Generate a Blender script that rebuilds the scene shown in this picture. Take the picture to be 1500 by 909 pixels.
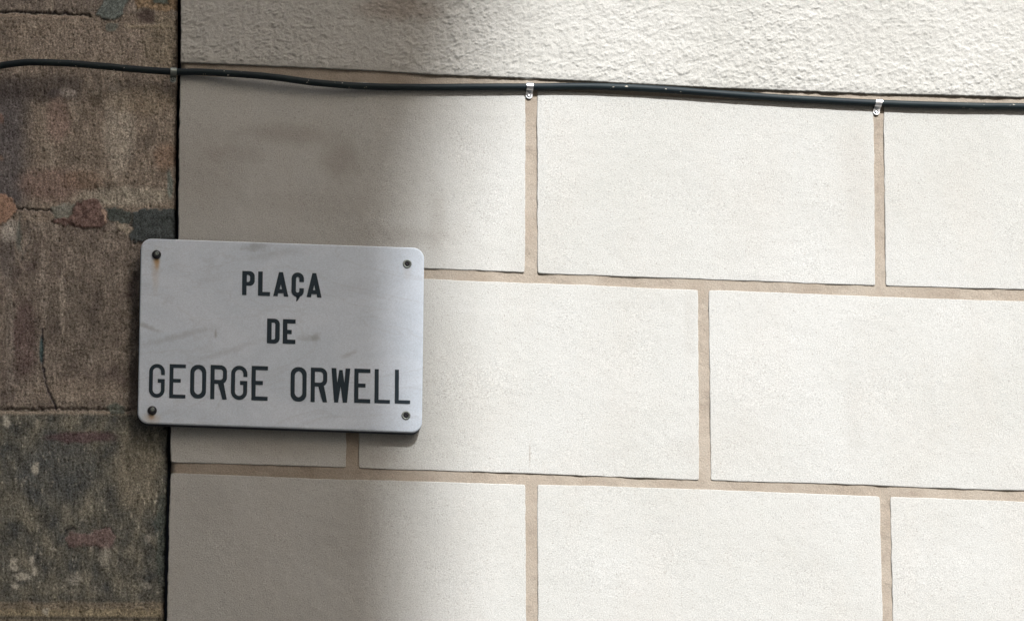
import bpy, bmesh, math
import numpy as np
from mathutils import Vector, Matrix, geometry

for o in list(bpy.data.objects): bpy.data.objects.remove(o)
C = bpy.context.scene
COL = C.collection
rad = math.radians

# ------------------------------------------------------------------ camera
# the two vanishing points of the wall fix focal length, pitch, yaw and roll
W, H, F = 1500.0, 909.0, 8300.0
vx = np.array([69000., -2380., -8300.]); vx /= np.linalg.norm(vx)
vz = np.array([40., 30000., -8300.]); vz -= vx*vz.dot(vx); vz /= np.linalg.norm(vz)
vy = np.cross(vz, vx)
R3 = np.array([vx, vy, vz])                    # camera -> world
DIST = 8.96
CENTRE = np.array([0., 0., 4.05])
fwd = R3 @ np.array([0, 0, -1.])
CAM = CENTRE - DIST*fwd
cd = bpy.data.cameras.new('camera'); cam = bpy.data.objects.new('camera', cd); COL.objects.link(cam)
cd.sensor_width = 36; cd.lens = F*36/W; cd.clip_end = 500; cd.clip_start = .1
cam.matrix_world = Matrix([list(R3[0])+[CAM[0]], list(R3[1])+[CAM[1]], list(R3[2])+[CAM[2]], [0, 0, 0, 1]])
C.camera = cam
C.render.resolution_x, C.render.resolution_y = 1024, 620

# ------------------------------------------------------------------ light
SUN_AZ, SUN_EL = rad(15), rad(43)              # azimuth to the right of the wall's normal
S = Vector((math.sin(SUN_AZ)*math.cos(SUN_EL), -math.cos(SUN_AZ)*math.cos(SUN_EL), math.sin(SUN_EL)))
world = bpy.data.worlds.new('World'); C.world = world; world.use_nodes = True
wn = world.node_tree; bg = wn.nodes['Background']
sky = wn.nodes.new('ShaderNodeTexSky'); sky.sky_type = 'NISHITA'; sky.sun_disc = False
sky.sun_elevation = SUN_EL; sky.dust_density = 5.0; sky.ozone_density = .8; sky.air_density = 1.0
sky.sun_rotation = math.atan2(S.x, S.y)
wn.links.new(sky.outputs[0], bg.inputs[0]); bg.inputs[1].default_value = 0.124
sl = bpy.data.lights.new('sun', 'SUN'); sl.energy = 5.0; sl.angle = rad(0.55); sl.color = (1.0, .988, .995)
sun = bpy.data.objects.new('sun', sl); COL.objects.link(sun)
sun.rotation_euler = S.to_track_quat('Z', 'Y').to_euler()
sun.location = (6, -8, 20)
vs = C.view_settings; vs.view_transform = 'Standard'; vs.look = 'None'; vs.gamma = 1; vs.use_curve_mapping = False
vs.exposure = 0.50

# ------------------------------------------------------------------ helpers
def P(px, py, depth=0.0):
    """point of the photograph -> point on the vertical plane `depth` metres in front of the wall"""
    v = R3 @ np.array([(px-W/2), (H/2-py), -F])
    t = (-depth-CAM[1])/v[1]
    return CAM + t*v
def PX(x, z, y=0.0):
    """world (arrays) -> photograph pixels"""
    d = np.stack([np.asarray(x)-CAM[0], np.full(np.shape(x), y-CAM[1]), np.asarray(z)-CAM[2]], -1)
    c = d @ R3
    return W/2 + F*c[..., 0]/(-c[..., 2]), H/2 - F*c[..., 1]/(-c[..., 2])

def lin(c):
    return tuple(((v/255)/12.92 if v/255 <= .04045 else ((v/255+.055)/1.055)**2.4) for v in c)

def pnoise(x, y, seed=0):
    x = np.asarray(x, float); y = np.asarray(y, float)
    xi = np.floor(x).astype(np.int64); yi = np.floor(y).astype(np.int64)
    xf, yf = x-xi, y-yi
    def g(ix, iy, fx, fy):
        h = (ix*374761393 + iy*668265263 + seed*2147483647) & 0xffffffff
        h = ((h ^ (h >> 13))*1274126177) & 0xffffffff
        h = h ^ (h >> 16)
        a = (h & 0xffff)/65536.*2*np.pi
        return np.cos(a)*fx + np.sin(a)*fy
    u = xf**3*(xf*(xf*6-15)+10); v = yf**3*(yf*(yf*6-15)+10)
    a = g(xi, yi, xf, yf); b = g(xi+1, yi, xf-1, yf)
    c = g(xi, yi+1, xf, yf-1); d = g(xi+1, yi+1, xf-1, yf-1)
    return ((a*(1-u)+b*u)*(1-v) + (c*(1-u)+d*u)*v)*1.5
def fbm(x, y, o=4, seed=0, gain=.5):
    s = 0; a = 1; n = 0
    for i in range(o):
        s = s + a*pnoise(x*2**i, y*2**i, seed+i*17); n += a; a *= gain
    return s/n
def sstep(a, b, x):
    t = np.clip((x-a)/(b-a), 0, 1); return t*t*(3-2*t)

def props(o, label=None, cat=None, group=None, kind=None):
    for k, v in (('label', label), ('category', cat), ('group', group), ('kind', kind)):
        if v: o[k] = v
def thing(name, loc, label, cat, group=None, kind=None):
    o = bpy.data.objects.new(name, None); COL.objects.link(o); o.location = loc
    o.empty_display_size = .1
    props(o, label, cat, group, kind); return o
def link(name, me, mat, parent=None, smooth=True, root=None):
    """vertices are given in world space; shift them to the thing's base"""
    o = bpy.data.objects.new(name, me); COL.objects.link(o)
    me.materials.append(mat)
    if smooth: me.shade_smooth()
    if parent is not None:
        base = Vector(parent.location); p = parent
        while p.parent: p = p.parent; base += Vector(p.location)
        me.transform(Matrix.Translation(-base)); o.parent = parent
    return o
def grid_mesh(name, X, Y, Z, col=None):
    """arrays [n,m] -> quad grid facing -Y (rows: x, columns: z)"""
    n, m = X.shape
    me = bpy.data.meshes.new(name)
    co = np.stack([X, Y, Z], -1).reshape(-1, 3).astype(np.float32)
    i = np.arange(n*m).reshape(n, m)
    q = np.stack([i[:-1, :-1], i[1:, :-1], i[1:, 1:], i[:-1, 1:]], -1).reshape(-1, 4).astype(np.int32)
    me.vertices.add(len(co)); me.vertices.foreach_set('co', co.ravel())
    me.loops.add(q.size); me.loops.foreach_set('vertex_index', q.ravel())
    me.polygons.add(len(q)); me.polygons.foreach_set('loop_start', np.arange(0, q.size, 4, dtype=np.int32))
    me.update(calc_edges=True); me.validate()
    if col is not None:
        at = me.color_attributes.new('Col', 'FLOAT_COLOR', 'POINT')
        at.data.foreach_set('color', np.concatenate([col, np.ones(col.shape[:2]+(1,))], -1).astype(np.float32).ravel())
    return me
def join_meshes(name, parts):
    co, fa, k = [], [], 0
    for me in parts:
        n = len(me.vertices); a = np.empty(n*3, np.float32); me.vertices.foreach_get('co', a)
        f = np.empty(len(me.loops), np.int32); me.loops.foreach_get('vertex_index', f)
        co.append(a.reshape(-1, 3)); fa.append(f.reshape(-1, 4)+k); k += n
        bpy.data.meshes.remove(me)
    co = np.concatenate(co); q = np.concatenate(fa)
    me = bpy.data.meshes.new(name)
    me.vertices.add(len(co)); me.vertices.foreach_set('co', co.ravel())
    me.loops.add(q.size); me.loops.foreach_set('vertex_index', q.ravel().astype(np.int32))
    me.polygons.add(len(q)); me.polygons.foreach_set('loop_start', np.arange(0, q.size, 4, dtype=np.int32))
    me.update(calc_edges=True); return me
def bm_mesh(name, bm):
    bmesh.ops.recalc_face_normals(bm, faces=bm.faces)
    me = bpy.data.meshes.new(name); bm.to_mesh(me); bm.free(); return me
def bm_box(bm, x0, x1, y0, y1, z0, z1):
    v = [bm.verts.new((x, y, z)) for x in (x0, x1) for y in (y0, y1) for z in (z0, z1)]
    for f in ((0,1,3,2),(4,6,7,5),(0,4,5,1),(2,3,7,6),(0,2,6,4),(1,5,7,3)): bm.faces.new([v[i] for i in f])
def bm_lathe(bm, c, prof, n=28, sx=1.0):
    """profile [(radius, out)] turned about the wall's normal through c"""
    rings = []
    for r, d in prof:
        if r <= 0: rings.append([bm.verts.new((c[0], c[1]-d, c[2]))])
        else: rings.append([bm.verts.new((c[0]+r*math.cos(2*math.pi*k/n), c[1]-d, c[2]+r*math.sin(2*math.pi*k/n))) for k in range(n)])
    for a, b in zip(rings, rings[1:]):
        for k in range(n):
            k2 = (k+1) % n
            if len(a) == 1 and len(b) == 1: continue
            if len(b) == 1: bm.faces.new((a[k], a[k2], b[0]))
            elif len(a) == 1: bm.faces.new((a[0], b[k2], b[k]))
            else: bm.faces.new((a[k], a[k2], b[k2], b[k]))

# ------------------------------------------------------------------ materials
class NM:
    def __init__(s, name, rough=.9, spec=.25, metal=0.):
        s.m = bpy.data.materials.new(name); s.m.use_nodes = True
        s.t = s.m.node_tree; s.b = s.t.nodes['Principled BSDF']
        s.b.inputs['Roughness'].default_value = rough
        s.b.inputs['Specular IOR Level'].default_value = spec
        s.b.inputs['Metallic'].default_value = metal
        s.pos = s.n('ShaderNodeNewGeometry').outputs['Position']
    def n(s, t, **k):
        o = s.t.nodes.new(t)
        for a, b in k.items(): setattr(o, a, b)
        return o
    def set(s, sock, v):
        if isinstance(v, bpy.types.NodeSocket): s.t.links.new(v, sock)
        elif isinstance(v, (tuple, list)) and len(v) == 3 and sock.type == 'RGBA': sock.default_value = tuple(v)+(1,)
        else: sock.default_value = v
    def math(s, op, a, b=0., c=0.):
        o = s.n('ShaderNodeMath', operation=op)
        for i, v in enumerate((a, b, c)): s.set(o.inputs[i], v)
        return o.outputs[0]
    def vm(s, op, a, b):
        o = s.n('ShaderNodeVectorMath', operation=op)
        s.set(o.inputs[0], a); s.set(o.inputs[1], b)
        return o.outputs['Value'] if op in ('LENGTH', 'DOT_PRODUCT') else o.outputs[0]
    def noise(s, scale, detail=3, rough=.5, dist=0, vec=None, stretch=None, color=False):
        v = vec or s.pos
        if stretch: v = s.vm('MULTIPLY', v, stretch)
        o = s.n('ShaderNodeTexNoise'); s.set(o.inputs['Vector'], v)
        for k, x in (('Scale', scale), ('Detail', detail), ('Roughness', rough), ('Distortion', dist)): o.inputs[k].default_value = x
        return o.outputs['Color' if color else 'Fac']
    def remap(s, v, a, b, c=0., d=1., smooth=False):
        o = s.n('ShaderNodeMapRange')
        if smooth: o.interpolation_type = 'SMOOTHSTEP'
        s.set(o.inputs[0], v)
        for i, x in enumerate((a, b, c, d)): o.inputs[i+1].default_value = x
        return o.outputs[0]
    def mix(s, f, a, b, mode='MIX'):
        o = s.n('ShaderNodeMix', data_type='RGBA', blend_type=mode)
        s.set(o.inputs[0], f); s.set(o.inputs[6], a); s.set(o.inputs[7], b)
        return o.outputs[2]
    def blob(s, px, py, rx, ry, depth=0, warp=.35, wscale=40, soft=.6, rot=0):
        """soft irregular patch centred on a point of the wall (sizes in photo pixels, about 1.08 mm each)"""
        c = P(px, py, depth); k = .00108
        v = s.vm('SUBTRACT', s.pos, tuple(c))
        if rot:
            r = s.n('ShaderNodeVectorRotate', rotation_type='Y_AXIS'); s.set(r.inputs['Vector'], v); r.inputs['Angle'].default_value = rad(rot); v = r.outputs[0]
        v = s.vm('MULTIPLY', v, (1/(rx*k), 0, 1/(ry*k)))
        l = s.vm('LENGTH', v, (0, 0, 0))
        w = s.noise(wscale, 3, .55)
        l = s.math('ADD', l, s.math('MULTIPLY', s.math('SUBTRACT', w, .5), warp*4))
        return s.remap(l, 1-soft, 1+soft, 1, 0, True)
    def color(s, v): s.set(s.b.inputs['Base Color'], v)
    def bump(s, h, strength=1., dist=.001):
        b = s.n('ShaderNodeBump'); b.inputs['Strength'].default_value = strength; b.inputs['Distance'].default_value = dist
        s.set(b.inputs['Height'], h)
        if s.b.inputs['Normal'].is_linked: s.t.links.new(s.b.inputs['Normal'].links[0].from_socket, b.inputs['Normal'])
        s.t.links.new(b.outputs[0], s.b.inputs['Normal']); return s
def grain(m, col, amt=.14, scale=620):
    """sandy speckle of the surface itself"""
    n = m.noise(scale, 1, .5)
    g = m.remap(n, .25, .75, 1-amt, 1+amt)
    return m.mix(1., col, m.vm('MULTIPLY', (1, 1, 1), m.n_rgb(g)), 'MULTIPLY')
def n_rgb(self, v):
    o = self.n('ShaderNodeCombineXYZ')
    for i in range(3): self.set(o.inputs[i], v)
    return o.outputs[0]
NM.n_rgb = n_rgb

# smooth painted plaster of the blocks
m = NM('smooth_plaster', .93, .15)
c = m.mix(m.remap(m.noise(3.1, 5, .6), .35, .68), (.408, .416, .396), (.442, .452, .438))
c = m.mix(m.remap(m.noise(9, 4, .6, vec=m.vm('MULTIPLY', m.pos, (1, 1, .45))), .45, .75, 0, .22), c, (.395, .37, .33))
for a in ((300, 250, 60, 55, .20), (420, 196, 62, 15, .34), (500, 236, 26, 30, .38), (345, 225, 40, 12, .22), (470, 300, 90, 22, .16),
          (395, 655, 90, 12, .22), (560, 665, 26, 22, .28), (505, 780, 60, 50, .12), (300, 740, 40, 40, .14), (600, 700, 30, 16, .18), (585, 345, 60, 14, .22), (640, 330, 12, 60, .16)):
    c = m.mix(m.math('MULTIPLY', m.blob(*a[:4], soft=.75), a[4]), c, (.20, .178, .148))
for a in ((776, 665, 1.2, 15, .5), (1010, 480, 8, 60, .10), (1255, 250, 20, 90, .10), (1250, 610, 14, 70, .08), (1000, 660, 26, 16, .10)):
    c = m.mix(m.math('MULTIPLY', m.blob(*a[:4], soft=.6, warp=.1), a[4]), c, (.25, .22, .185))
dr = m.remap(m.noise(7, 5, .7, stretch=(6, 1, .7)), .60, .78, 0, .16)
c = m.mix(dr, c, (.30, .275, .235))
c = m.mix(m.remap(m.noise(24, 5, .7), .66, .72, 0, .20), c, (.33, .31, .28))
pit = m.remap(m.noise(300, 2, .6), .58, .70, 0, .46)
c = m.mix(pit, c, (.20, .182, .155))
m.color(grain(m, c, .21))
m.bump(m.noise(420, 3, .65), .55, .0011).bump(m.noise(45, 4, .6), .22, .0020)
M_SMOOTH = m.m

m = NM('rough_plaster', .95, .12)
c = m.mix(m.remap(m.noise(5, 4, .6), .35, .68), (.385, .388, .364), (.43, .434, .412))
c = m.mix(m.blob(580, 12, 50, 22, soft=.8), c, (.30, .28, .25))
m.color(grain(m, c, .16))
m.bump(m.noise(400, 3, .65), .6, .0012)
M_ROUGH = m.m

m = NM('joint_mortar', .95, .1)
c = m.mix(m.remap(m.noise(14, 4, .6), .35, .68), (.278, .241, .196), (.332, .298, .250))
c = m.mix(m.remap(m.noise(60, 3, .6), .55, .75, 0, .4), c, (.20, .16, .135))
m.color(grain(m, c, .20))
m.bump(m.noise(300, 3, .65), .6, .0015)
M_MORTAR = m.m

m = NM('old_stone', .93, .15)
at = m.n('ShaderNodeVertexColor', layer_name='Col').outputs[0]
v = m.remap(m.noise(430, 2, .6, stretch=(1, 1, .85)), .3, .7, .6, 1.45)
v2 = m.remap(m.noise(800, 1, .6), .25, .75, .75, 1.25)
c = m.mix(1., at, m.n_rgb(m.math('MULTIPLY', v, v2)), 'MULTIPLY')
m.color(c)
m.bump(m.noise(500, 3, .7), .8, .0012)
M_STONE = m.m

m = NM('dark_gap', 1., 0)
m.color(m.mix(m.noise(40, 3), (.055, .070, .095), (.075, .085, .10)))
M_GAP = m.m

SIGN_D = .0205
m = NM('marble', .42, .4)
v = m.noise(5.0, 5, .62, 1.6, stretch=(1, 1, 1.8))
c = m.mix(m.remap(v, .42, .62), (.545, .625, .710), (.60, .675, .76))
vein = m.math('ABSOLUTE', m.math('SUBTRACT', m.noise(4.2, 4, .6, 1.2, stretch=(.7, 1, 1.5)), .5))
c = m.mix(m.remap(vein, 0, .02, .16, 0, True), c, (.36, .38, .40))
for a in ((215, 478, 16, 3, .45, -22), (262, 492, 50, 4, .30, 16), (330, 515, 40, 4, .26, 20), (375, 360, 16, 6, .50, 10), (400, 372, 40, 7, .22, 10), (450, 495, 12, 5, .30, 0), (463, 494, 5, 6, .48, 0), (512, 518, 10, 3, .40, 25),
          (316, 488, 1.5, 6, .55, 0), (310, 408, 18, 5, .16, 10), (520, 420, 60, 9, .10, 15)):
    c = m.mix(m.math('MULTIPLY', m.blob(*a[:4], depth=SIGN_D, soft=.9, warp=.55, wscale=90, rot=a[5]), a[4]*.9), c, (.19, .20, .205))
for a in ((230, 385, 3.2, 9, .75), (229, 381, 4, 4, .6), (222, 609, 4, 4.5, .65), (228, 395, 5, 26, .22), (222, 613, 12, 8, .30), (596, 396, 5, 12, .10)):
    c = m.mix(m.math('MULTIPLY', m.blob(*a[:4], depth=SIGN_D, soft=.7, warp=.15), a[4]), c, (.40, .25, .09))
m.color(grain(m, c, .09, 560))
m.bump(m.noise(300, 2, .6), .25, .0004)
M_MARBLE = m.m

m = NM('letter_paint', .6, .3)
c = m.mix(m.noise(120, 4, .6), (.004, .016, .028), (.008, .025, .039))
c = m.mix(m.remap(m.noise(520, 2, .6), .70, .80, 0, .35), c, (.08, .10, .12))
m.color(c)
M_PAINT = m.m

m = NM('cable_rubber', .58, .22)
c = m.mix(m.remap(m.noise(60, 3, .6, stretch=(.25, 1, 1)), .4, .65), (.006, .013, .018), (.014, .025, .028))
fl = m.math('MULTIPLY', m.remap(m.noise(210, 2, .6, stretch=(.55, 1, 1)), .685, .71), m.remap(m.noise(7, 2), .50, .56))
c = m.mix(fl, c, (.42, .40, .34))
m.color(c); m.bump(m.noise(150, 3, .6, stretch=(.3, 1, 1)), .4, .0006)
M_CABLE = m.m

m = NM('zinc_steel', .30, .5, 1.)
c = m.mix(m.noise(180, 3, .6), (.55, .60, .66), (.80, .82, .84))
m.color(m.mix(m.remap(m.noise(90, 3), .6, .7, 0, .5), c, (.45, .42, .30)))
M_ZINC = m.m
m = NM('weathered_zinc', .5, .5, .8)
m.color(m.mix(m.noise(300, 3, .6), (.13, .16, .15), (.30, .33, .31))); M_WASHER = m.m
m = NM('black_iron', .45, .5, .3)
m.color(m.mix(m.remap(m.noise(500, 3, .6), .45, .7), (.010, .014, .022), (.05, .045, .045))); M_IRON = m.m

# ------------------------------------------------------------------ ground
m = NM('paving', .85, .3)
br = m.n('ShaderNodeTexBrick'); m.set(br.inputs['Vector'], m.pos); br.inputs['Scale'].default_value = 2.2
br.inputs['Color1'].default_value = (.13, .12, .11, 1); br.inputs['Color2'].default_value = (.16, .15, .135, 1); br.inputs['Mortar'].default_value = (.09, .085, .08, 1)
br.inputs['Mortar Size'].default_value = .012
m.color(m.mix(m.remap(m.noise(3, 5), .4, .7, 0, .5), br.outputs[0], (.10, .095, .09))); m.bump(m.noise(80, 3), .3, .002)
bm = bmesh.new(); bmesh.ops.create_grid(bm, x_segments=2, y_segments=2, size=150)
g = link('ground', bm_mesh('ground', bm), m.m, smooth=False); props(g, kind='structure')

# ------------------------------------------------------------------ layout of the wall
def edge(pts, depth=0.):
    """polyline in photo pixels -> (xs, zs) on the wall"""
    a = np.array([P(x, y, depth) for x, y in pts]); return a[:, 0], a[:, 2]
# corner between the old stone and the plastered wall, as x(z)
cx, cz = edge([(263.5, -60), (263.5, 0), (263.5, 60), (263, 110), (261.5, 200), (260.5, 280), (260, 340), (254, 450), (250.5, 560), (249, 640), (248.5, 690), (246.5, 760), (245, 830), (243.5, 909), (242, 960)])
o_ = np.argsort(cz); cx, cz = cx[o_], cz[o_]
def corner(z):
    return np.interp(z, cz, cx) + .0012*fbm(np.asarray(z)*75, 0*np.asarray(z)+3.1, 4, 5)
# joints and the edge of the rough band, as z(x); straight on beyond the photograph
def zline(pts):
    xs, zs = edge(pts); k = (zs[-1]-zs[0])/(xs[-1]-xs[0])
    def f(x):
        x = np.asarray(x, float); z = np.interp(x, xs, zs)
        return z + np.where(x < xs[0], (x-xs[0])*k*.5, 0) + np.where(x > xs[-1], (x-xs[-1])*k*.5, 0)
    return f
BAND = zline([(262, 93), (400, 98.5), (540, 105), (640, 111), (770, 116), (900, 123), (1060, 131), (1280, 139), (1400, 141.5), (1500, 144.5)])
BTOP = zline([(262, 110), (540, 121), (770, 131), (1060, 146), (1280, 154), (1500, 160)])
J1T = zline([(262, 381), (500, 389), (622, 393), (700, 396), (756, 398), (790, 400.5), (980, 407), (1050, 409.5), (1280, 418), (1400, 421), (1500, 424)])
J1B = zline([(262, 396), (622, 408), (700, 411.5), (860, 417), (980, 423), (1080, 425.5), (1250, 432.5), (1350, 436.5), (1500, 441)])
J2T = zline([(252, 676.5), (340, 679), (480, 683), (580, 687), (720, 691), (880, 697), (1040, 703), (1260, 709.5), (1360, 714), (1500, 718)])
J2B = zline([(252, 692), (340, 695), (480, 701), (580, 703), (720, 707.5), (880, 711), (1060, 717), (1260, 725), (1360, 728.5), (1500, 734)])
def xline(x0, y0, x1, y1):
    a, b = P(x0, y0), P(x1, y1)
    return lambda z: a[0] + (b[0]-a[0])*(np.asarray(z)-a[2])/(b[2]-a[2])
ROWH = float(J1T(0.2)-J2T(0.2)); JW = float(J2T(0.2)-J2B(0.2)); BLK = .556
VJ = 0.0175
cornerR = lambda z: corner(z)+.0014
def shift(f, dz): return lambda x: f(x)+dz

def rowedges(lines, right=5.5):
    """list of (left, right) edge functions across one course"""
    out = []; prev = cornerR
    for l, r in lines: out.append((prev, l)); prev = r
    x = lines[-1][1]
    k = 0
    while k < 8:
        a = lines[-1][1]; off = BLK*(k+1)
        l = (lambda z, off=off, a=a: a(z)+off-VJ); r = (lambda z, off=off, a=a: a(z)+off)
        out.append((prev, l)); prev = r; k += 1
    return out
rows = []
rows.append((BTOP, J1T, rowedges([(xline(770, 135, 769, 398), xline(786.5, 135, 787.5, 400)), (xline(1280, 165, 1282.5, 417), xline(1294.5, 165, 1297.5, 418))])))
rows.append((J1B, J2T, rowedges([(xline(508.5, 400, 507, 684), xline(526.5, 400, 525.5, 686)), (xline(1022.5, 424, 1024.5, 702), xline(1038, 425, 1041.5, 703))])))
low = [(xline(769.5, 708, 771, 909), xline(787, 708, 788, 909)), (xline(1289, 725, 1293, 909), xline(1304, 728, 1308, 909))]
rows.append((J2B, shift(J2T, -ROWH), rowedges(low)))
for k in range(1, 10):
    b = rows[1] if k % 2 else rows[2]
    dz = -ROWH*(k+(1 if k % 2 else 0)) + (0 if k % 2 else 0)
    top = shift(J2B, -ROWH*k); bot = shift(J2T, -ROWH*(k+1))
    rows.append((top, bot, b[2]))

def spacing(n, e, length):
    """0..length with finer steps at both ends"""
    core = np.linspace(0, 1, n)
    s = np.array([0, 0, .0002, .0006, .0012, .0024, .005])
    a = np.concatenate([s, .005+(length-.010)*core[1:-1], length-s[::-1]])
    return a
blocks = []; seed = 0
DROP = np.array([.0070, .0016, .0006, .0002, 0, 0, 0])
for ri, (top, bot, cells) in enumerate(rows):
    for ci, (l, r) in enumerate(cells):
        seed += 1
        zc = float(top(0)+bot(0))/2
        fine = ri < 3 and ci < 4
        wdt = float(r(zc)-l(zc)); hgt = float(top(0)-bot(0))
        step = .0030 if fine else .03
        sx = spacing(max(6, int(wdt/step)), 0, wdt)/wdt; sz = spacing(max(5, int(hgt/step)), 0, hgt)/hgt
        U, V = np.meshgrid(sx, sz, indexing='ij')
        # solve the crossing of the edge lines
        x0 = l(zc); x1 = r(zc)
        Z = bot(x0+(x1-x0)*U)*(1-V) + top(x0+(x1-x0)*U)*V
        XL = l(Z); XR = r(Z)
        X = XL+(XR-XL)*U
        # rounded corners and a hand-cut wobble of the outline
        du = np.minimum(U, 1-U)*wdt; dv = np.minimum(V, 1-V)*hgt
        rc = .0022
        k = np.exp(-(du+dv)/rc)*rc*.55
        X += np.where(U < .5, 1, -1)*k; Z += np.where(V < .5, 1, -1)*k
        wx = .0015*fbm(Z*34, X*0+seed*3.7, 4, 3, .6)*np.where(U < .5, 1., 1.)
        wxr = .0015*fbm(Z*34, X*0+seed*3.7+50, 4, 3, .6)
        wz = .0010*fbm(X*28, Z*0+seed*5.1, 4, 9); wzr = .0010*fbm(X*28, Z*0+seed*5.1+50, 4, 9)
        X += wx*np.exp(-U*wdt/.01) + wxr*np.exp(-(1-U)*wdt/.01)
        Z += wz*np.exp(-V*hgt/.01) + wzr*np.exp(-(1-V)*hgt/.01)
        Y = np.zeros_like(X) - .0010*fbm(X*7, Z*7, 3, 21) - .0004*fbm(X*60, Z*60, 3, 22)
        n, q = Y.shape
        for i, d in enumerate(DROP):
            dl = np.zeros_like(Y); 
            Y[i, :] = np.maximum(Y[i, :], d); Y[n-1-i, :] = np.maximum(Y[n-1-i, :], d)
            Y[:, i] = np.maximum(Y[:, i], d); Y[:, q-1-i] = np.maximum(Y[:, q-1-i], d)
        blocks.append(grid_mesh('b', X, Y, Z))
wall = thing('plastered_wall', (2.2, 0, 0), 'cream plastered wall of large smooth blocks with beige joints and a rough band above', 'wall', kind='thing')
link('block_facing', join_meshes('block_facing', blocks), M_SMOOTH, wall)

def axis(lo, f0, f1, hi, step, coarse):
    a = [f0]; s = step
    left = []
    x = f0
    while x > lo: s = min(s*1.35, coarse); x -= s; left.append(x)
    mid = list(np.arange(f0, f1, step)); right = []; x = mid[-1]; s = step
    while x < hi: s = min(s*1.35, coarse); x += s; right.append(x)
    return np.array(left[::-1]+mid+right)
# joint mortar: one slightly recessed sheet behind the blocks
xa = axis(-.6, -.56, .85, 5.2, .004, .08); za = axis(.02, 3.5, 4.62, 8.2, .004, .08)
X, Z = np.meshgrid(xa, za, indexing='ij')
U = (X-xa[0])/(xa[-1]-xa[0]); XX = np.maximum(X, corner(Z)+.003)
YM = .0019 + np.clip(.0036*fbm(X*13, Z*13, 4, 33), -.0012, .003) - .0007*fbm(X*30, Z*30, 4, 31) - .0006*fbm(X*110, Z*110, 2, 32)
YM = np.maximum(YM, .0015)
YM = YM + .016*np.exp(-np.maximum(XX-corner(Z)-.003, 0)/.0012)
link('joint_mortar', grid_mesh('joint_mortar', XX, YM, Z), M_MORTAR, wall)
# rough band: thrown and floated plaster, a heightfield
x0, x1 = P(255, 50)[0], P(1510, 50)[0]; zt = P(700, -15)[2]
ua = axis(x0+.004, x0+.004, x1, 5.2, .0014, .04); va = axis(0, 0, .22, 4.0, .0014, .04)
X, V = np.meshgrid(ua, va, indexing='ij')
Z = BAND(X) + V
Xc = np.maximum(X, cornerR(Z)+.0005)
def worley(x, y, seed):
    xi = np.floor(x).astype(np.int64); yi = np.floor(y).astype(np.int64)
    d1 = np.full(x.shape, 9.); hh = np.zeros(x.shape); d2 = np.full(x.shape, 9.)
    for i in (-1, 0, 1):
        for j in (-1, 0, 1):
            h = ((xi+i)*73856093 ^ (yi+j)*19349663 ^ seed*83492791) & 0xffffffff
            h = ((h ^ (h >> 15))*2246822519) & 0xffffffff; h = ((h ^ (h >> 13))*3266489917) & 0xffffffff
            ox = (h & 1023)/1023.; oy = ((h >> 10) & 1023)/1023.; hv = ((h >> 20) & 1023)/1023.
            d = np.hypot(xi+i+ox-x, yi+j+oy-y); c_ = d < d1
            d2 = np.where(c_, d1, np.minimum(d2, d)); hh = np.where(c_, hv, hh); d1 = np.where(c_, d, d1)
    return d1, d2, hh
wxn = fbm(X*60, Z*60, 2, 41)*.0040 + fbm(X*190, Z*190, 2, 51)*.0010; wzn = fbm(X*60, Z*60, 2, 42)*.0040 + fbm(X*190, Z*190, 2, 52)*.0010
qx, qz = X+wxn, Z+wzn
rx = qx*.84 + qz*.54; rz = -qx*.54 + qz*.84
d1, d2, hv = worley(rx*66, rz*92, 3)
d3, d4, hv3 = worley(rx*96+4, rz*125+7, 5)
dome = np.sqrt(np.clip(1.05-(d1*1.05)**2, 0, 1)); dome2 = np.sqrt(np.clip(1.05-(d3*1.1)**2, 0, 1))
# fresh blobs dragged over each other: each dome hangs a little, steep below, shallow above
def lips(L, sx_, amp, seed, thr):
    """short torn edges: the plaster swells downwards and breaks off in a sharp little lip"""
    ph = rz/L + amp*pnoise(rx/sx_, rz/(sx_*.8), seed) + .35*pnoise(rx/(sx_*.4), rz/(sx_*.4), seed+1)
    f = ph-np.floor(ph)
    return sstep(0, .10, f)*(1-f)**1.5*sstep(thr, thr+.35, .5+pnoise(rx/(sx_*.9), rz/(sx_*.7), seed+2))
rx = X*.94 + Z*.34; rz = -X*.34 + Z*.94
rx = rx + .0014*fbm(X*170, Z*170, 3, 53); rz = rz + .0014*fbm(X*170, Z*170, 3, 54)
HGT = .0018*dome*(.45+.7*hv) + .0010*dome2*(.3+.8*hv3) + .0019*lips(.0105, .012, .9, 80, .38) + .0012*lips(.0062, .008, .8, 95, .42) \
    + .0014*fbm(X*22, Z*22, 3, 45) + .0007*fbm(X*200, Z*200, 4, 46, .65)
HGT *= .78+.40*fbm(X*6, Z*6, 2, 47)
near = sstep(0, .012, V)
Y = -.0008 - .0012*np.clip(fbm(X*40, X*0, 3, 55)+.5, 0, 1) - HGT*(.45+.55*near)
ragged = .0012*fbm(X*70, X*0, 4, 48) + .0007*pnoise(X*260, X*0, 49)
Z = Z + (ragged)*np.exp(-V/.006)
Y[:, 0] = .0035; Y[:, 1] += .0006
Z[:, 0] = Z[:, 1]+.0005
Y[0, :] = .006
link('rough_band', grid_mesh('rough_band', Xc, Y, Z), M_ROUGH, wall)
bm = bmesh.new(); bm_box(bm, -.53, 5.2, .0165, .40, .01, 8.2)
link('wall_core', bm_mesh('core', bm), M_GAP, wall, False)

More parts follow.
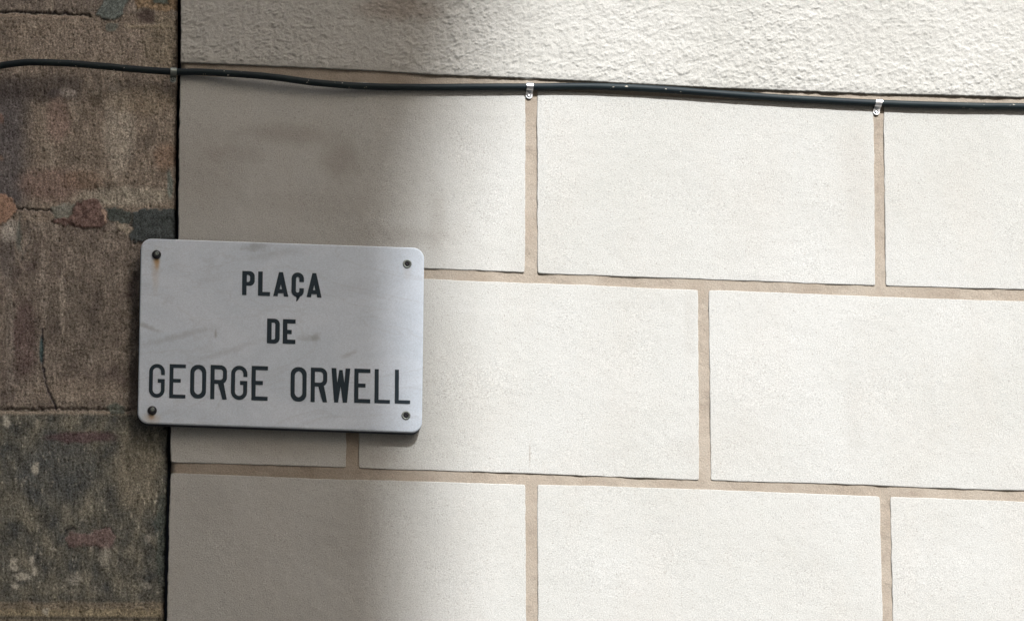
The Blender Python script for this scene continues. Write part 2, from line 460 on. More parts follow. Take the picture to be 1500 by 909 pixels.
# ------------------------------------------------------------------ old stone wall on the left
xR = float(np.max(cx))
xa = axis(-2.6, P(-420, 450)[0], P(275, 450)[0], P(276, 450)[0], .0013, .05)
xa = xa[xa <= xR+1e-9]; xa = np.append(xa, [xR]) if xR-xa[-1] > .0004 else xa
za = axis(.02, P(130, 925)[2], P(130, -15)[2], 8.2, .0013, .05)
X, Z = np.meshgrid(xa, za, indexing='ij')
t = np.clip((X-(xR-.30))/.30, 0, 1)
Xw = X + (corner(Z)-xR-.0014)*t
px, py = PX(Xw, Z, .008)
pxw = px + 5*fbm(px/26, py/26, 3, 60); pyw = py + 5*fbm(px/26, py/26, 3, 61)
pxf = px + 6*fbm(px/11, py/11, 4, 62, .62); pyf = py + 6*fbm(px/11, py/11, 4, 63, .62)
K = 1/0.22                                     # observed colour in shade -> base colour
def A(c):
    v = np.array(lin(c)); g = v.mean(); return (v*.60+g*.40*np.array([1.0, 1., .97]))*K*.58
def rect(a, b, c_, d, s=4., X_=None, Y_=None):
    X_ = pxw if X_ is None else X_; Y_ = pyw if Y_ is None else Y_
    return sstep(a-s, a+s, X_)*(1-sstep(b-s, b+s, X_))*sstep(c_-s, c_+s, Y_)*(1-sstep(d-s, d+s, Y_))
def ell(x, y, rx_, ry_, s=.35, X_=None, Y_=None):
    X_ = pxw if X_ is None else X_; Y_ = pyw if Y_ is None else Y_
    return 1-sstep(1-s, 1+s, np.hypot((X_-x)/rx_, (Y_-y)/ry_))
def poly(pts, s=1.5, X_=None, Y_=None):
    """signed-distance mask of an irregular outline"""
    X_ = pxf if X_ is None else X_; Y_ = pyf if Y_ is None else Y_
    xs = [p[0] for p in pts]; ys = [p[1] for p in pts]
    out = np.zeros_like(X_); sel = (X_ > min(xs)-8) & (X_ < max(xs)+8) & (Y_ > min(ys)-8) & (Y_ < max(ys)+8)
    x, y = X_[sel], Y_[sel]; d = np.full(x.shape, 1e9); ins = np.zeros(x.shape, bool)
    for (ax, ay), (bx, by) in zip(pts, pts[1:]+pts[:1]):
        ex, ey = bx-ax, by-ay; tt = np.clip(((x-ax)*ex+(y-ay)*ey)/(ex*ex+ey*ey), 0, 1)
        d = np.minimum(d, np.hypot(x-ax-tt*ex, y-ay-tt*ey))
        c1 = ((ay > y) != (by > y)) & (x < (bx-ax)*(y-ay)/((by-ay) if by != ay else 1e-9)+ax); ins ^= c1
    sd = np.where(ins, -d, d); out[sel] = 1-sstep(-s, s, sd); return out
def dist(pts, X_, Y_):
    d = np.full(X_.shape, 1e9)
    for (ax, ay), (bx, by) in zip(pts, pts[1:]):
        ex, ey = bx-ax, by-ay; tt = np.clip(((X_-ax)*ex+(Y_-ay)*ey)/(ex*ex+ey*ey), 0, 1)
        d = np.minimum(d, np.hypot(X_-ax-tt*ex, Y_-ay-tt*ey))
    return d
def seg(pts, w, X_=None, Y_=None):
    X_ = px if X_ is None else X_; Y_ = py if Y_ is None else Y_
    d = np.full(X_.shape, 1e9)
    for (ax, ay), (bx, by) in zip(pts, pts[1:]):
        ex, ey = bx-ax, by-ay; tt = np.clip(((X_-ax)*ex+(Y_-ay)*ey)/(ex*ex+ey*ey), 0, 1)
        d = np.minimum(d, np.hypot(X_-ax-tt*ex, Y_-ay-tt*ey))
    return np.exp(-(d/w)**2)
wob = 1.6*fbm(px/7, py/7, 3, 64)
psx = px + 3.5*fbm(px/19, py/33, 3, 97); psy = py + 9*fbm(px/13, py/23, 2, 98)
streak = fbm(psx/6.5, psy/30, 4, 65, .62); streak2 = fbm(psx/2.7, psy/21, 4, 66, .65); mott = fbm(px/30, py/38, 4, 67, .58); fine = fbm(px/5, py/7, 4, 68, .65)
col = np.empty(X.shape+(3,)); col[:] = A((96, 86, 74))
sp = fbm(px/3.0, py/3.6, 3, 90, .7); sp2 = fbm(px/1.9, py/2.6, 2, 91); blot = fbm(px/14, py/22, 4, 92, .6)
hgt = .0007*streak2 + .0012*sp + .0006*sp2 - .0016*sstep(.25, .5, fbm(px/7, py/9, 3, 95)) + .0016*blot + .0009*streak + .0010*mott + .0007*fine + .0006*streak2
def put(mask, c, a=1.):
    global col
    mm = (mask*a)[..., None]; col = col*(1-mm) + A(c)*mm
# courses outside the picture repeat in the same rhythm
pyc = np.mod(py+4, 292.)
# stone tones, from the top
put(1-sstep(14, 20, pyw), (88, 80, 72))
put(sstep(0, .5, mott), (108, 99, 86), .8); put(sstep(0, .5, -mott), (78, 70, 62), .8)
put(rect(-20, 40, 120, 300, 18), (64, 62, 66), .85); put(rect(-20, 120, 108, 146, 9), (64, 58, 56), .7)
put(ell(175, 190, 22, 60), (122, 116, 104), .6); put(ell(100, 134, 14, 6), (120, 112, 104), .7); put(ell(140, 145, 9, 8), (62, 54, 44), .7); put(ell(80, 136, 8, 8), (56, 52, 54), .6)
put(ell(85, 175, 18, 32), (104, 82, 74), .6); put(ell(75, 268, 46, 24), (96, 76, 68), .75); put(ell(120, 262, 30, 14), (92, 72, 56), .6)
put(ell(245, 228, 20, 20), (100, 78, 60), .7); put(ell(190, 285, 70, 14), (118, 114, 100), .6); put(ell(250, 268, 4, 20), (60, 92, 92), .5); put(ell(205, 205, 5, 12), (68, 62, 54), .5)
put(ell(140, 60, 110, 20), (104, 94, 84), .4); put(ell(240, 60, 30, 40), (96, 88, 68), .5); put(ell(210, 145, 50, 20), (104, 92, 72), .5)
put(ell(3, 172, 4, 8), (104, 72, 58), .5); put(ell(3, 230, 3, 4), (104, 78, 62), .5)
s2 = rect(-900, 300, 322, 598, 3)
put(s2, (86, 78, 70), .8); put(s2*sstep(-.1, .5, mott), (100, 92, 82), .7); put(s2*sstep(0, .5, -mott), (70, 60, 58), .7)
put(ell(36, 490, 20, 56), (70, 54, 54), .75); put(ell(10, 370, 12, 40), (66, 62, 62), .6); put(ell(110, 470, 60, 60), (74, 68, 60), .5)
put(ell(92, 440, 4, 46), (118, 110, 98), .55); put(ell(64, 420, 5, 50), (112, 104, 94), .4); put(ell(15, 490, 6, 100), (98, 92, 84), .5); put(ell(110, 570, 70, 18), (106, 96, 82), .5); put(ell(16, 335, 14, 16), (124, 120, 112), .7)
s3 = rect(-900, 300, 604, 880, 4)
put(s3, (66, 68, 62), .95); put(s3*sstep(-.05, .45, mott), (92, 90, 76), .8); put(s3*sstep(0, .5, -mott), (48, 54, 56), .8)
put(ell(80, 690, 60, 50), (58, 64, 66), .6); put(ell(200, 690, 34, 60), (104, 98, 80), .55); put(ell(20, 740, 24, 22), (92, 90, 76), .5); put(ell(238, 790, 9, 70), (48, 62, 60), .7)
put(s3*sstep(.22, .5, streak*.6+fine*.6), (128, 124, 110), .65); put(s3*sstep(.2, .5, -streak*.6-fine*.6), (34, 40, 42), .55)
put(ell(120, 638, 50, 8), (68, 48, 54), .8)
put(rect(-900, 300, 880, 1200, 5), (88, 82, 64), .7); put(rect(-20, 235, 890, 903, 3, pxf, pyf), (112, 102, 74), .7); put(seg([(-40, 902), (235, 904)], 3)*1., (50, 50, 46), .8)
base_streak = (1+.26*streak+(.13+.25*blot)*streak2+.28*fine+.45*blot+.36*sp+.18*sp2-.45*sstep(.28, .5, -sp)+.5*sstep(.32, .55, sp))[..., None]
crust = sstep(.12, .42, fbm(psx/6, psy/12, 5, 99, .68))*sstep(-.1, .35, fbm(px/34, py/40, 3, 100))
put(crust*(.20+.40*s3), (118, 114, 100), .65)
pitm = sstep(.22, .45, fbm(psx/5+40, psy/8, 4, 101, .6))
put(pitm, (40, 42, 42), .45)
hgt += .0010*crust - .0012*pitm
col *= np.clip(base_streak, .25, 2.3)
# cracks and open joints
def groove(pts, w, d, dark=(30, 30, 34), a=.9):
    global hgt
    ww = w*(1.15+1.1*fbm(px/16, py/16, 3, 96)); s_ = np.exp(-(dist(pts, px+2.6*wob, py+2.6*wob+2.2*fbm(px/22, py/22, 3, 110))/np.maximum(ww, .5))**2); hgt = hgt - d*s_; put(np.clip(s_*1.2, 0, 1), dark, a)
groove([(-40, 14), (40, 16), (100, 17.5), (132, 20)], 1.6, .004)
put(seg([(-40, 19), (130, 23)], 2.2), (120, 106, 88), .5)
groove([(26, 303), (60, 304.5), (76, 306), (84, 319), (104, 326)], 1.3, .003)
groove([(190, 39), (250, 40)], 1.6, .001, (70, 62, 52), .5); put(seg([(185, 36), (250, 37)], 3), (122, 112, 90), .5)
groove([(-40, 594), (30, 598), (90, 596), (130, 597), (190, 598)], 1.7, .003, (50, 46, 44), .8)
put(seg([(-40, 602), (60, 602), (150, 602), (200, 604)], 2.6), (112, 104, 88), .7)
groove([(63, 480), (62, 500), (62, 530), (67, 556), (75, 580), (84, 600)], 1.1, .003, (36, 34, 46))
groove([(40, 320), (45, 350), (30, 380)], 1.3, .001, (64, 60, 62), .5); groove([(30, 310), (28, 345), (33, 375)], 1.2, .0008, (58, 66, 66), .5)
put(ell(61, 510, 3, 18, .4, px, py), (36, 68, 72), .8)
put(ell(28, 345, 4, 22), (56, 66, 62), .6)
groove([(96, 774), (110, 772)], 1.6, .002); groove([(150, 770), (163, 772), (168, 782)], 1.4, .002)
# mortar patches and brick fragments pressed into the joints: each has its own thickness
def patch(pts, c, h, var=.25, s=1.3, rim=True):
    global hgt, col
    mk = poly(pts, s)
    r_ = poly(pts, 3.2)
    if rim: put(np.clip(r_*(1-mk)*2, 0, 1), (36, 34, 34), .7)
    cc = A(c)*np.clip(1+var*fine+var*1.1*fbm(px/10, py/9, 4, 70)+.35*sp+.25*sp2+.3*blot, .3, 2)[..., None]
    h = h*1.5 + .0008*fbm(px/10, py/9, 4, 70)
    col = col*(1-mk[..., None]) + cc*mk[..., None]; hgt = hgt*(1-mk*.5) + h*mk
patch([(-16, 284), (6, 282), (18, 288), (25, 302), (20, 315), (3, 326), (-16, 322)], (112, 84, 64), .0012, .3, 1.)
patch([(74, 304), (84, 298), (108, 296), (112, 306), (98, 316), (84, 318)], (86, 88, 80), .0006, .3, 1.2, False)
patch([(108, 300), (122, 290), (136, 288), (146, 294), (153, 306), (158, 324), (150, 330), (128, 333), (112, 329), (80, 326), (80, 317), (100, 318), (106, 310)], (80, 60, 55), .0018, .8, 1.5)
patch([(149, 305), (156, 303), (158, 326), (153, 322)], (118, 96, 80), .0016, .3)
patch([(154, 302), (170, 303), (194, 310), (192, 326), (176, 324), (162, 322)], (50, 58, 56), .0004, .3)
patch([(194, 310), (214, 304), (262, 305), (262, 348), (238, 349), (206, 352), (190, 353), (194, 334)], (46, 54, 56), .0012, .35)
patch([(170, 322), (190, 326), (194, 338), (184, 342), (172, 332)], (112, 104, 88), .0008, .35, 1.5, False)
patch([(140, 18), (150, 2), (156, -14), (190, -14), (186, 6), (176, 24), (152, 27)], (66, 76, 74), .0016, .4)
patch([(154, 36), (164, 30), (174, 36), (170, 45), (158, 44)], (74, 78, 72), .0006, .3, 1.5, False)
patch([(200, 22), (212, 10), (226, 14), (228, 30), (212, 34)], (60, 50, 46), -.0004, .4, 3, False)
patch([(196, -14), (262, -14), (262, 12), (236, 16), (214, 8), (200, 10)], (100, 82, 56), .0004, .7, 2, False)
patch([(222, -14), (246, -14), (248, 4), (226, 3)], (58, 68, 62), .0010, .3)
patch([(155, 592), (172, 588), (184, 594), (180, 604), (162, 604)], (66, 72, 66), .0008, .3, 1.4, False)
patch([(96, 788), (104, 777), (118, 778), (132, 781), (146, 772), (160, 771), (168, 781), (166, 800), (150, 803), (140, 797), (128, 796), (112, 798), (102, 798)], (84, 68, 66), .0008, .5, 2.6, False)
for bx, by, r1, r2 in ((20, 825, 6, 9), (47, 818, 4, 7), (34, 842, 11, 6), (22, 856, 5, 4), (50, 834, 4, 8), (67, 893, 5, 5), (78, 802, 6, 3), (218, 786, 6, 5), (52, 684, 5, 8), (216, 856, 7, 4), (110, 845, 12, 9), (155, 812, 7, 16), (10, 615, 5, 8)):
    put(ell(bx, by, r1, r2, .5, pxf, pyf), (132, 130, 118), .75 if r1 < 12 and bx < 70 else .4)
# worn arris beside the plaster
aw = np.exp(-np.maximum(corner(Z)-.0026-Xw, 0)/.003)
Ys = .0160 - hgt + .004*aw*(.5+fbm(Z*80, Z*0, 3, 71))
Ys[-1, :] = .024
stone = thing('stone_wall', (-1.6, 0, 0), 'dark weathered sandstone wall with patched joints and brick fragments, left of the plaster', 'wall', kind='thing')
link('masonry', grid_mesh('masonry', Xw, Ys, Z, np.clip(col, .004, .8)), M_STONE, stone)
bm = bmesh.new(); bm_box(bm, -2.6, -.535, .0235, .40, .01, 8.2)
link('wall_core', bm_mesh('core', bm), M_GAP, stone, False)

# ------------------------------------------------------------------ building across the square: its corner throws the shade on the left
YB = -16.0
target = P(630, 450); t_ = -YB/(-S.y) if S.y < 0 else 1
XB = target[0] + S.x*(-YB)/(-S.y)
ZSH = 4.05 + (-YB)/math.cos(SUN_AZ)*math.tan(SUN_EL); ZTOP = ZSH+3.2
m = NM('ochre_render', .9, .2); m.color(m.mix(m.remap(m.noise(1.2, 5), .4, .65), (.26, .225, .185), (.32, .285, .24))); m.bump(m.noise(60, 3), .3, .002)
opp = thing('apartment_building', (XB-8, YB-5, 0), 'tall ochre building across the square, behind the camera', 'building', kind='thing')
bm = bmesh.new(); bm_box(bm, XB-17, XB, YB-10, YB, .005, ZTOP)
link('facade', bm_mesh('facade', bm), m.m, opp, False)
bm = bmesh.new(); bm_box(bm, XB-17.2, XB+.02, YB-10.2, YB+.35, ZTOP+.002, ZTOP+.4)
link('cornice', bm_mesh('cornice', bm), m.m, opp, False)
bm = bmesh.new(); bm_box(bm, XB+.002, XB+.10, YB-10, YB+.10, ZSH+.50, ZSH+.95)  # ledge added to push the shadow edge sideways near the top
link('added_string_course', bm_mesh('added_string_course', bm), m.m, opp, False)
mg = NM('window_glass', .15, .5); mg.color((.03, .035, .04))
for fl_ in range(5):
    for k in range(5):
        xw = XB-2.6-3.1*k; zw = 1.4+3.5*fl_
        bm = bmesh.new(); bm_box(bm, xw-.55, xw+.55, YB+.003, YB+.05, zw, zw+1.9)
        link('window', bm_mesh('window', bm), mg.m, opp, False)

side = thing('apartment_building', (-9.5, -8, 0), 'unseen ochre building added left of the square to block sky light', 'building', kind='thing')  # unseen mass added to cut sky light from the left, deepening shadows
bm = bmesh.new(); bm_box(bm, -14, -5.0, -12.4, -1.2, .005, 22)
link('facade', bm_mesh('facade', bm), bpy.data.materials['ochre_render'], side, False)
for fl_ in range(5):
    for k in range(3):
        yw = -3.2-3.2*k; zw = 1.4+3.5*fl_
        bm = bmesh.new(); bm_box(bm, -5.05, -4.997, yw-.55, yw+.55, zw, zw+1.9)
        link('window', bm_mesh('window', bm), mg.m, side, False)

side2 = thing('apartment_building', (16.8, -12, 0), 'unseen ochre building added right of the square to narrow the sky light', 'building', kind='thing')  # unseen mass added to narrow the sky opening on the right
bm = bmesh.new(); bm_box(bm, 12.6, 21, -24, -1.0, .005, 15)
link('facade', bm_mesh('facade', bm), bpy.data.materials['ochre_render'], side2, False)
for fl_ in range(3):
    for k in range(6):
        yw = -3.2-3.4*k; zw = 1.4+3.5*fl_
        bm = bmesh.new(); bm_box(bm, 12.597, 12.65, yw-.55, yw+.55, zw, zw+1.9)
        link('window', bm_mesh('window', bm), mg.m, side2, False)

# ------------------------------------------------------------------ street sign
TL, TR, BR, BL = (206.6, 348.2), (621.6, 362.9), (618.3, 633.3), (201.4, 619.4)
qTL, qTR, qBR, qBL = [P(*q, SIGN_D) for q in (TL, TR, BR, BL)]
SW = (np.linalg.norm(qTR-qTL)+np.linalg.norm(qBR-qBL))/2; SH = (np.linalg.norm(qTL-qBL)+np.linalg.norm(qTR-qBR))/2
def SP(u, v, out=0.):
    p = (qTL*(1-u)+qTR*u)*(1-v) + (qBL*(1-u)+qBR*u)*v
    return Vector((p[0], -SIGN_D-out, p[2]))
base = (qBL+qBR)/2
sign = thing('street_sign', (base[0], -.008, base[2]), 'white marble plaque with dark letters, screwed over the corner of stone and plaster', 'street sign')
bm = bmesh.new(); RC = .0175; TH = .0165
def rr(inset, out, n=10):
    pts = []
    r = RC-inset
    for (cu, cv, a0) in ((1, 0, 0), (0, 0, 90), (0, 1, 180), (1, 1, 270)):
        for k in range(n+1):
            a = rad(a0+90*k/n)
            ux = (SW-RC if cu else RC) + r*math.cos(a); vz_ = (SH-RC if cv else RC) - r*math.sin(a)
            wob_ = .00025*math.sin(ux*70+vz_*50)
            pts.append(SP(ux/SW, (vz_+wob_)/SH, out))
    return [bm.verts.new(p) for p in pts]
rings = [rr(.001, -TH), rr(0, -TH+.001), rr(0, -.0022), rr(.0004, -.0010), rr(.0012, -.0003), rr(.0024, 0)]
bm.faces.new(rings[0]); 
for a, b in zip(rings, rings[1:]):
    for k in range(len(a)): bm.faces.new((a[k], a[(k+1) % len(a)], b[(k+1) % len(b)], b[k]))
f = bm.faces.new(rings[-1])
slab = link('plaque', bm_mesh('plaque', bm), M_MARBLE, sign, False)
m = NM('dark_slab_edge', .9, .1); m.color(m.mix(m.noise(90, 4), (.030, .040, .052), (.075, .085, .10)))  # darker material for the slab's side and back faces
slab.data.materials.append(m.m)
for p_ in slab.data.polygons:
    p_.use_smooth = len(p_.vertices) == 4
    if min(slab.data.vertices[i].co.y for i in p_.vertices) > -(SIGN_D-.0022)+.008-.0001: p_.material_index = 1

# lettering, drawn as outlines in photo pixels
def arc(cx_, cy_, r, a0, a1, n=8, ry=None):
    ry = ry or r
    return [(cx_+r*math.cos(rad(a0+(a1-a0)*k/n)), cy_+ry*math.sin(rad(a0+(a1-a0)*k/n))) for k in range(n+1)]
def stad(x0, y0, x1, y1, r):
    return arc(x0+r, y0+r, r, 180, 270)+arc(x1-r, y0+r, r, 270, 360)+arc(x1-r, y1-r, r, 0, 90)+arc(x0+r, y1-r, r, 90, 180)
def ribbon(path, s):
    L, Rr = [], []
    n = len(path)
    for i, (x, y) in enumerate(path):
        def d(a, b):
            l = math.hypot(b[0]-a[0], b[1]-a[1]); return ((b[0]-a[0])/l, (b[1]-a[1])/l)
        d1 = d(path[i-1], path[i]) if i else d(path[0], path[1])
        d2 = d(path[i], path[i+1]) if i < n-1 else d1
        if not i: d1 = d2
        nx, ny = -(d1[1]+d2[1]), d1[0]+d2[0]; l2 = (nx*nx+ny*ny)
        k = s/ (l2/2)**.5 / (l2/2)**.5 /1.0
        # miter: offset = s * n / (1 + d1.d2)
        dot = d1[0]*d2[0]+d1[1]*d2[1]; k = s/2*1./(1+dot)
        L.append((x+nx*k, y+ny*k)); Rr.append((x-nx*k, y-ny*k))
    return L+Rr[::-1]
def glyph(ch, w, h, s, t):
    """outlines with x right, y down; s = stem, t = bar thickness"""
    r = w*.46
    if ch == 'E': return [[(0,0),(w,0),(w,t),(s,t),(s,h*.43),(w*.70,h*.43),(w*.70,h*.43+t),(s,h*.43+t),(s,h-t),(w,h-t),(w,h),(0,h)]]
    if ch == 'L': return [[(0,0),(s,0),(s,h-t),(w,h-t),(w,h),(0,h)]]
    if ch == 'O': return [stad(0, 0, w, h, r), stad(s, t, w-s, h-t, r-s*.62)]
    if ch in 'RP':
        b = h*(.55 if ch == 'R' else .61); q = w*.40
        bowl = [(0,0)]+arc(w-q, q, q, -90, 0)+arc(w-q, b-q, q, 0, 60 if ch == 'R' else 90)
        hole = [(s,t)]+arc(w-s-q*.45, t+q*.45, q*.45, -90, 0)+arc(w-s-q*.45, b-t-q*.45, q*.45, 0, 90)+[(s,b-t)]
        if ch == 'R': return [bowl+[(w*.82,b*1.0),(w*1.01,h),(w-s*1.02,h),(w*.46,b),(s,b),(s,h),(0,h)], hole]
        return [bowl+[(s*.95,b),(s*.95,h),(0,h)], hole]
    if ch == 'D':
        q = w*.42
        return [[(0,0)]+arc(w-q, q, q, -90, 0)+arc(w-q, h-q, q, 0, 90)+[(0,h)], [(s,t)]+arc(w-s-q*.3, t+q*.3, q*.3, -90, 0)+arc(w-s-q*.3, h-t-q*.3, q*.3, 0, 90)+[(s,h-t)]]
    if ch in 'GC':
        r2 = (w-s)/2; x0, x1 = s/2, w-s/2
        y0, y1 = t/2, h-t/2
        if ch == 'G':
            p = [(x1, h*.325)]+arc(w/2, y0+r2, r2, 0, -180, 14)+arc(w/2, y1-r2, r2, 180, 0, 14)+[(x1, h*.5), (w*.55, h*.5)]
        else:
            p = [(x1, h*.385)]+arc(w/2, y0+r2, r2, 0, -180, 14)+arc(w/2, y1-r2, r2, 180, 0, 14)+[(x1, h*.64)]
        return [ribbon(p, s)]
    if ch == 'A':
        a = w*.37; b = w*.63
        cb0, cb1 = h*.72, h*.87
        def xo(y): return a*(1-y/h)
        return [[(0,h),(a,0),(b,0),(w,h),(w-s*.98,h),(w-s*.98-.55,cb1),(s*.98+.55,cb1),(s*.98,h)],
                [(w*.5,h*.50),(w*.5+1.6,cb0-.6),(w*.5-1.6,cb0-.6)]]
    if ch == 'W':
        return [[(0,0),(s*1.15,0),(w*.315,h*.42),(w*.41,h*.05),(w*.59,h*.05),(w*.69,h*.42),(w-s*1.15,0),(w,0),(w*.84,h),(w*.615,h),(w*.49,h*.53),(w*.37,h),(w*.15,h)]]
TXT = [('P',354.7,373.1,396.9,432.2,6.9,5.6),('L',378.0,395.8,397.6,433.1,6.8,5.8),('A',400.3,422.6,398.3,433.9,6.8,5.5),('C',427.0,445.2,399.3,434.4,6.6,5.8),('A',449.3,471.3,399.8,435.3,6.8,5.5),
       ('D',391.2,409.8,466.5,502.8,6.7,5.9),('E',414.3,432.9,467.4,503.3,6.6,6.2),
       ('G',218.3,241.4,532.7,581.9,5.6,5.4),('E',248.2,272.0,533.2,582.8,5.7,5.4),('O',278.7,302.0,533.9,583.3,5.9,6.0),('R',308.3,332.4,534.4,584.5,6.0,6.0),('G',338.4,362.3,535.2,585.3,6.0,6.0),('E',368.5,392.3,535.8,586.2,6.1,5.9),
       ('O',425.7,449.1,537.2,587.6,6.1,6.0),('R',455.2,479.3,538.2,588.6,6.1,6.0),('W',485.4,513.0,539.0,589.2,6.1,6.0),('E',519.0,542.5,539.8,589.8,6.1,5.9),('L',548.7,571.4,540.5,590.3,6.0,5.2),('L',578.4,601.0,541.3,590.9,5.9,5.2)]
bm = bmesh.new()
def flat(outl, cxp, cyp, w, h):
    loops = []
    for o in outl:
        v = []
        for (x, y) in o:
            dx, dy = x-w/2, y-h/2
            kx = (cxp-790)/30000.
            v.append(Vector((cxp+dx+dy*kx, cyp+dy+dx*.0345, 0)))
        loops.append(v)
    tri = geometry.tessellate_polygon(loops)
    allv = [q for l in loops for q in l]
    top = [bm.verts.new(Vector(P(q.x, q.y, SIGN_D+.0005))) for q in allv]
    bot = [bm.verts.new(Vector(P(q.x, q.y, SIGN_D+.0001))) for q in allv]
    for t3 in tri:
        try: bm.faces.new([top[i] for i in t3])
        except ValueError: pass
    k = 0
    for l in loops:
        n = len(l)
        for i in range(n):
            a, b = k+i, k+(i+1) % n
            try: bm.faces.new((top[a], top[b], bot[b], bot[a]))
            except ValueError: pass
        k += n
for word, lo_, hi_ in (('PLAÇA', 0, 5), ('DE', 5, 7), ('GEORGE', 7, 13), ('ORWELL', 13, 19)):
    for ch, xa_, xb_, ya_, yb_, s_, t3 in TXT[lo_:hi_]:
        w, h = xb_-xa_, yb_-ya_
        flat(glyph(ch, w, h, s_, t3), (xa_+xb_)/2, (ya_+yb_)/2, w, h)
    if lo_ == 0: flat([[(0, 0), (6.4, 0), (6.0, 2.4), (2.6, 7.6), (.6, 8.4), (1.2, 3.0)]], 436.2, 437.2, 6.4, 8.0)
    wo = link('lettering', bm_mesh('lettering', bm), M_PAINT, sign, False); wo['label'] = 'the word '+word
    bm = bmesh.new()
bm.free()

def screw(px_, py_, dark):
    c = P(px_, py_, SIGN_D); R_ = 6.7*.00108
    bm = bmesh.new()
    if dark:
        bm_lathe(bm, c, [(R_*.3, -.024), (R_*.3, 0), (R_*.9, 0), (R_, .0006), (R_, .0016), (R_*.9, .0032), (R_*.68, .0046), (R_*.5, .0050), (R_*.46, .0046), (0, .0046)])
        s = link('screw', bm_mesh('screw', bm), M_IRON, sign); s['label'] = 'black dome-headed screw with a rust streak below'
        bm = bmesh.new(); bm_lathe(bm, (c[0]+.0002, c[1], c[2]+.0008), [(R_*.44, .0040), (R_*.44, .0054), (R_*.34, .0060), (R_*.16, .0060), (R_*.12, .0050), (0, .0050)])
        link('screw_socket', bm_mesh('socket', bm), M_WASHER, s)
    else:
        bm_lathe(bm, c, [(R_*.3, -.024), (R_*.3, 0), (R_*.94, 0), (R_*.98, .0005), (R_*.94, .0012), (R_*.62, .0013), (R_*.60, .0004), (0, .0004)])
        s = link('screw', bm_mesh('screw', bm), M_WASHER, sign); s['label'] = 'grey screw with a pale washer'
        bm = bmesh.new(); bm_lathe(bm, c, [(R_*.46, .0004), (R_*.46, .0022), (R_*.36, .0028), (R_*.24, .0028), (R_*.20, .0018), (0, .0018)])
        link('bolt_head', bm_mesh('bolt', bm), M_IRON, s)
screw(229.3, 373, True); screw(223, 601, True); screw(596.5, 386.3, False); screw(594.7, 608, False)

# ------------------------------------------------------------------ cable along the wall
CR = .0055
cpts = [(-700, 150, 0), (-420, 128, 4), (-200, 112, 6), (-70, 106, 5), (-25, 101, 5), (0, 96.5, 6.5), (25, 92.8, 9.5), (50, 91.3, 11), (100, 93, 10.5), (150, 97, 8), (200, 101.6, 3.5), (254, 105.2, .5), (293, 105.5, 2), (347, 108.6, 6), (400, 113, 7.5), (453, 120, 6.5), (507, 125, 4),
        (560, 127.2, 1.5), (640, 128, .4), (700, 127.4, .2), (776, 127.2, 0), (850, 126.6, .3), (900, 127.6, .9), (950, 129.8, 1), (1000, 133.2, 1), (1060, 137.6, .8), (1130, 142.6, .4), (1200, 146.6, .2), (1287, 151.2, 0), (1400, 154.6, 0), (1500, 156.2, 0), (1650, 158, 1), (1900, 166, 0), (2300, 170, 2), (3000, 190, 0)]
def cat(p0, p1, p2, p3, t): return .5*((2*p1)+(-p0+p2)*t+(2*p0-5*p1+4*p2-p3)*t*t+(-p0+3*p1-3*p2+p3)*t**3)
ctrl = [np.array(P(x, y, CR+o*.001+.0003)) for x, y, o in cpts]
path = []
for i in range(1, len(ctrl)-2):
    L_ = np.linalg.norm(ctrl[i+1]-ctrl[i]); n = max(3, int(L_/.006))
    for k in range(n): path.append(cat(ctrl[i-1], ctrl[i], ctrl[i+1], ctrl[i+2], k/n))
path = np.array(path)
path[:, 2] += .0003*fbm(path[:, 0]*14, path[:, 0]*0, 3, 80)
def tube_mesh(name, path, r, n=20):
    bm = bmesh.new(); prev = None; rr_ = 1
    for i, p in enumerate(path):
        d = path[min(i+1, len(path)-1)]-path[max(i-1, 0)]; d /= np.linalg.norm(d)
        a = np.cross(d, [0, 1, 0]); a /= np.linalg.norm(a); b = np.cross(d, a)
        ring = [bm.verts.new(p+r*(math.cos(2*math.pi*k/n)*a+math.sin(2*math.pi*k/n)*b)) for k in range(n)]
        if prev:
            for k in range(n): bm.faces.new((prev[k], prev[(k+1) % n], ring[(k+1) % n], ring[k]))
        prev = ring
    return bm_mesh(name, bm)
cb = link('cable', tube_mesh('cable', path, CR), M_CABLE)
props(cb, 'dark green-black cable running along the wall under the rough plaster band', 'cable')

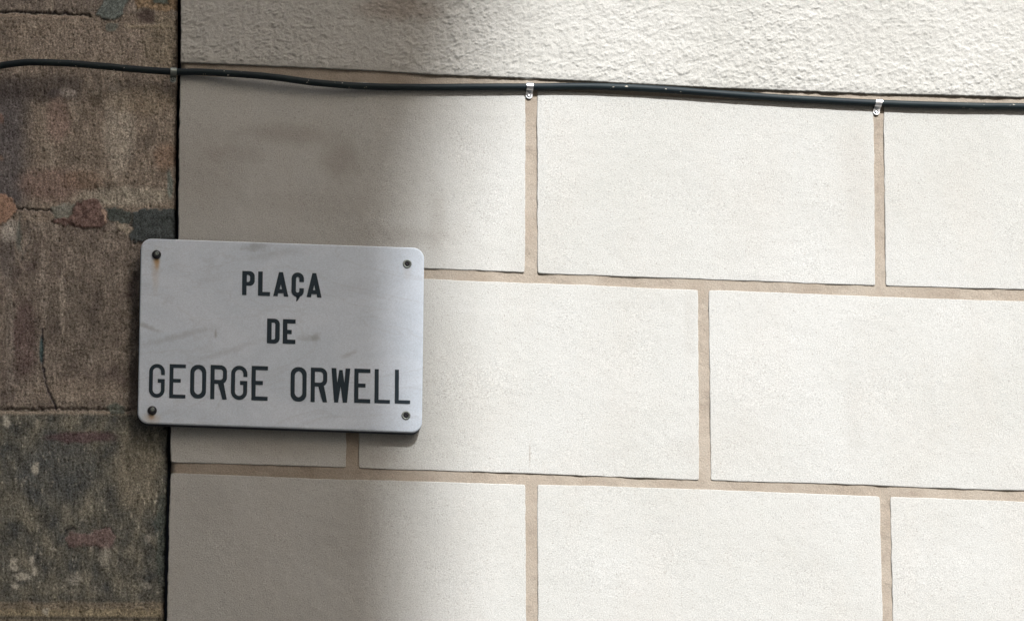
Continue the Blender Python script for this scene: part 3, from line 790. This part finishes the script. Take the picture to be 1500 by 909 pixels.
# ------------------------------------------------------------------ clips
def clip(px_, label, tab_len=.0125, tilt=0.0, lean=0., wid=.0105):
    x = P(px_, 120)[0]; i = int(np.argmin(np.abs(path[:, 0]-x))); c = path[i].copy()
    t = thing('cable_clip', (c[0], 0, c[2]), label, 'cable clip', 'metal clips holding the cable')
    R1 = CR+.0004; R2 = R1+.0009
    prof = []                                   # (out, up) around the cable, then the tab down the wall
    bm = bmesh.new(); N = 22
    sec = []
    yo = -c[1]
    for k in range(N+1):
        a = rad(80-(80+90)*k/N)                  # from nearly straight up, out, to straight down
        sec.append((yo+math.cos(a)*R2*(1.0), math.sin(a)*R2))
    sec = [(0.0005, R2*1.0)] + [q for q in sec] 
    zlow = -R2-.0008
    sec += [(max(.0012, yo*.55), zlow), (.0016, zlow-.0012), (.0016, zlow-tab_len*.45)]
    th = .0009
    vs_ = []
    nS = len(sec)
    for j, (o_, u_) in enumerate(sec):
        # thickness towards the inside
        p0 = sec[max(j-1, 0)]; p1 = sec[min(j+1, nS-1)]
        dx, dy = p1[0]-p0[0], p1[1]-p0[1]; l = math.hypot(dx, dy) or 1
        nx, ny = dy/l, -dx/l
        ln = lean*u_
        w2 = wid/2
        vs_.append([bm.verts.new((c[0]+s*w2+ln, -(o_+q*nx*th*-1), c[2]+u_+q*ny*th*-1)) for s, q in ((-1, 0), (1, 0), (1, -1), (-1, -1))])
    for a, b in zip(vs_, vs_[1:]):
        for k in range(4): bm.faces.new((a[k], a[(k+1) % 4], b[(k+1) % 4], b[k]))
    bm.faces.new(vs_[0][::-1]); bm.faces.new(vs_[-1])
    # rounded tab end
    tz = c[2]+zlow-tab_len*.45; tx = c[0]+lean*(zlow-tab_len*.45)
    fr, bk = [], []
    for k in range(13):
        a = math.pi+math.pi*k/12
        fr.append(bm.verts.new((tx+wid/2*math.cos(a), -.0017, tz+wid*.5*math.sin(a)))); bk.append(bm.verts.new((tx+wid/2*math.cos(a), -.0006, tz+wid*.5*math.sin(a))))
    bm.faces.new(fr); bm.faces.new(bk[::-1])
    for k in range(12): bm.faces.new((fr[k], fr[k+1], bk[k+1], bk[k]))
    s = link('strap', bm_mesh('strap', bm), M_ZINC, t, False)
    bm = bmesh.new(); bm_lathe(bm, (tx, -.0017, tz+.0006), [(.0032, 0), (.0033, .0008), (.0028, .0018), (.0018, .0022), (.0013, .0012), (0, .0012)], 18)
    link('screw', bm_mesh('screw', bm), M_ZINC, t)
M_Z = M_ZINC; M_ZINC = M_WASHER
clip(254.5, 'dull metal cable clip on the dark stone beside the corner', wid=.0100, tab_len=.009)
M_ZINC = M_Z
clip(776, 'shiny metal cable clip above the joint between the first and second smooth blocks', lean=.03)
clip(1287.5, 'bright metal cable clip farthest from the street sign, with a pale tab', lean=.22)
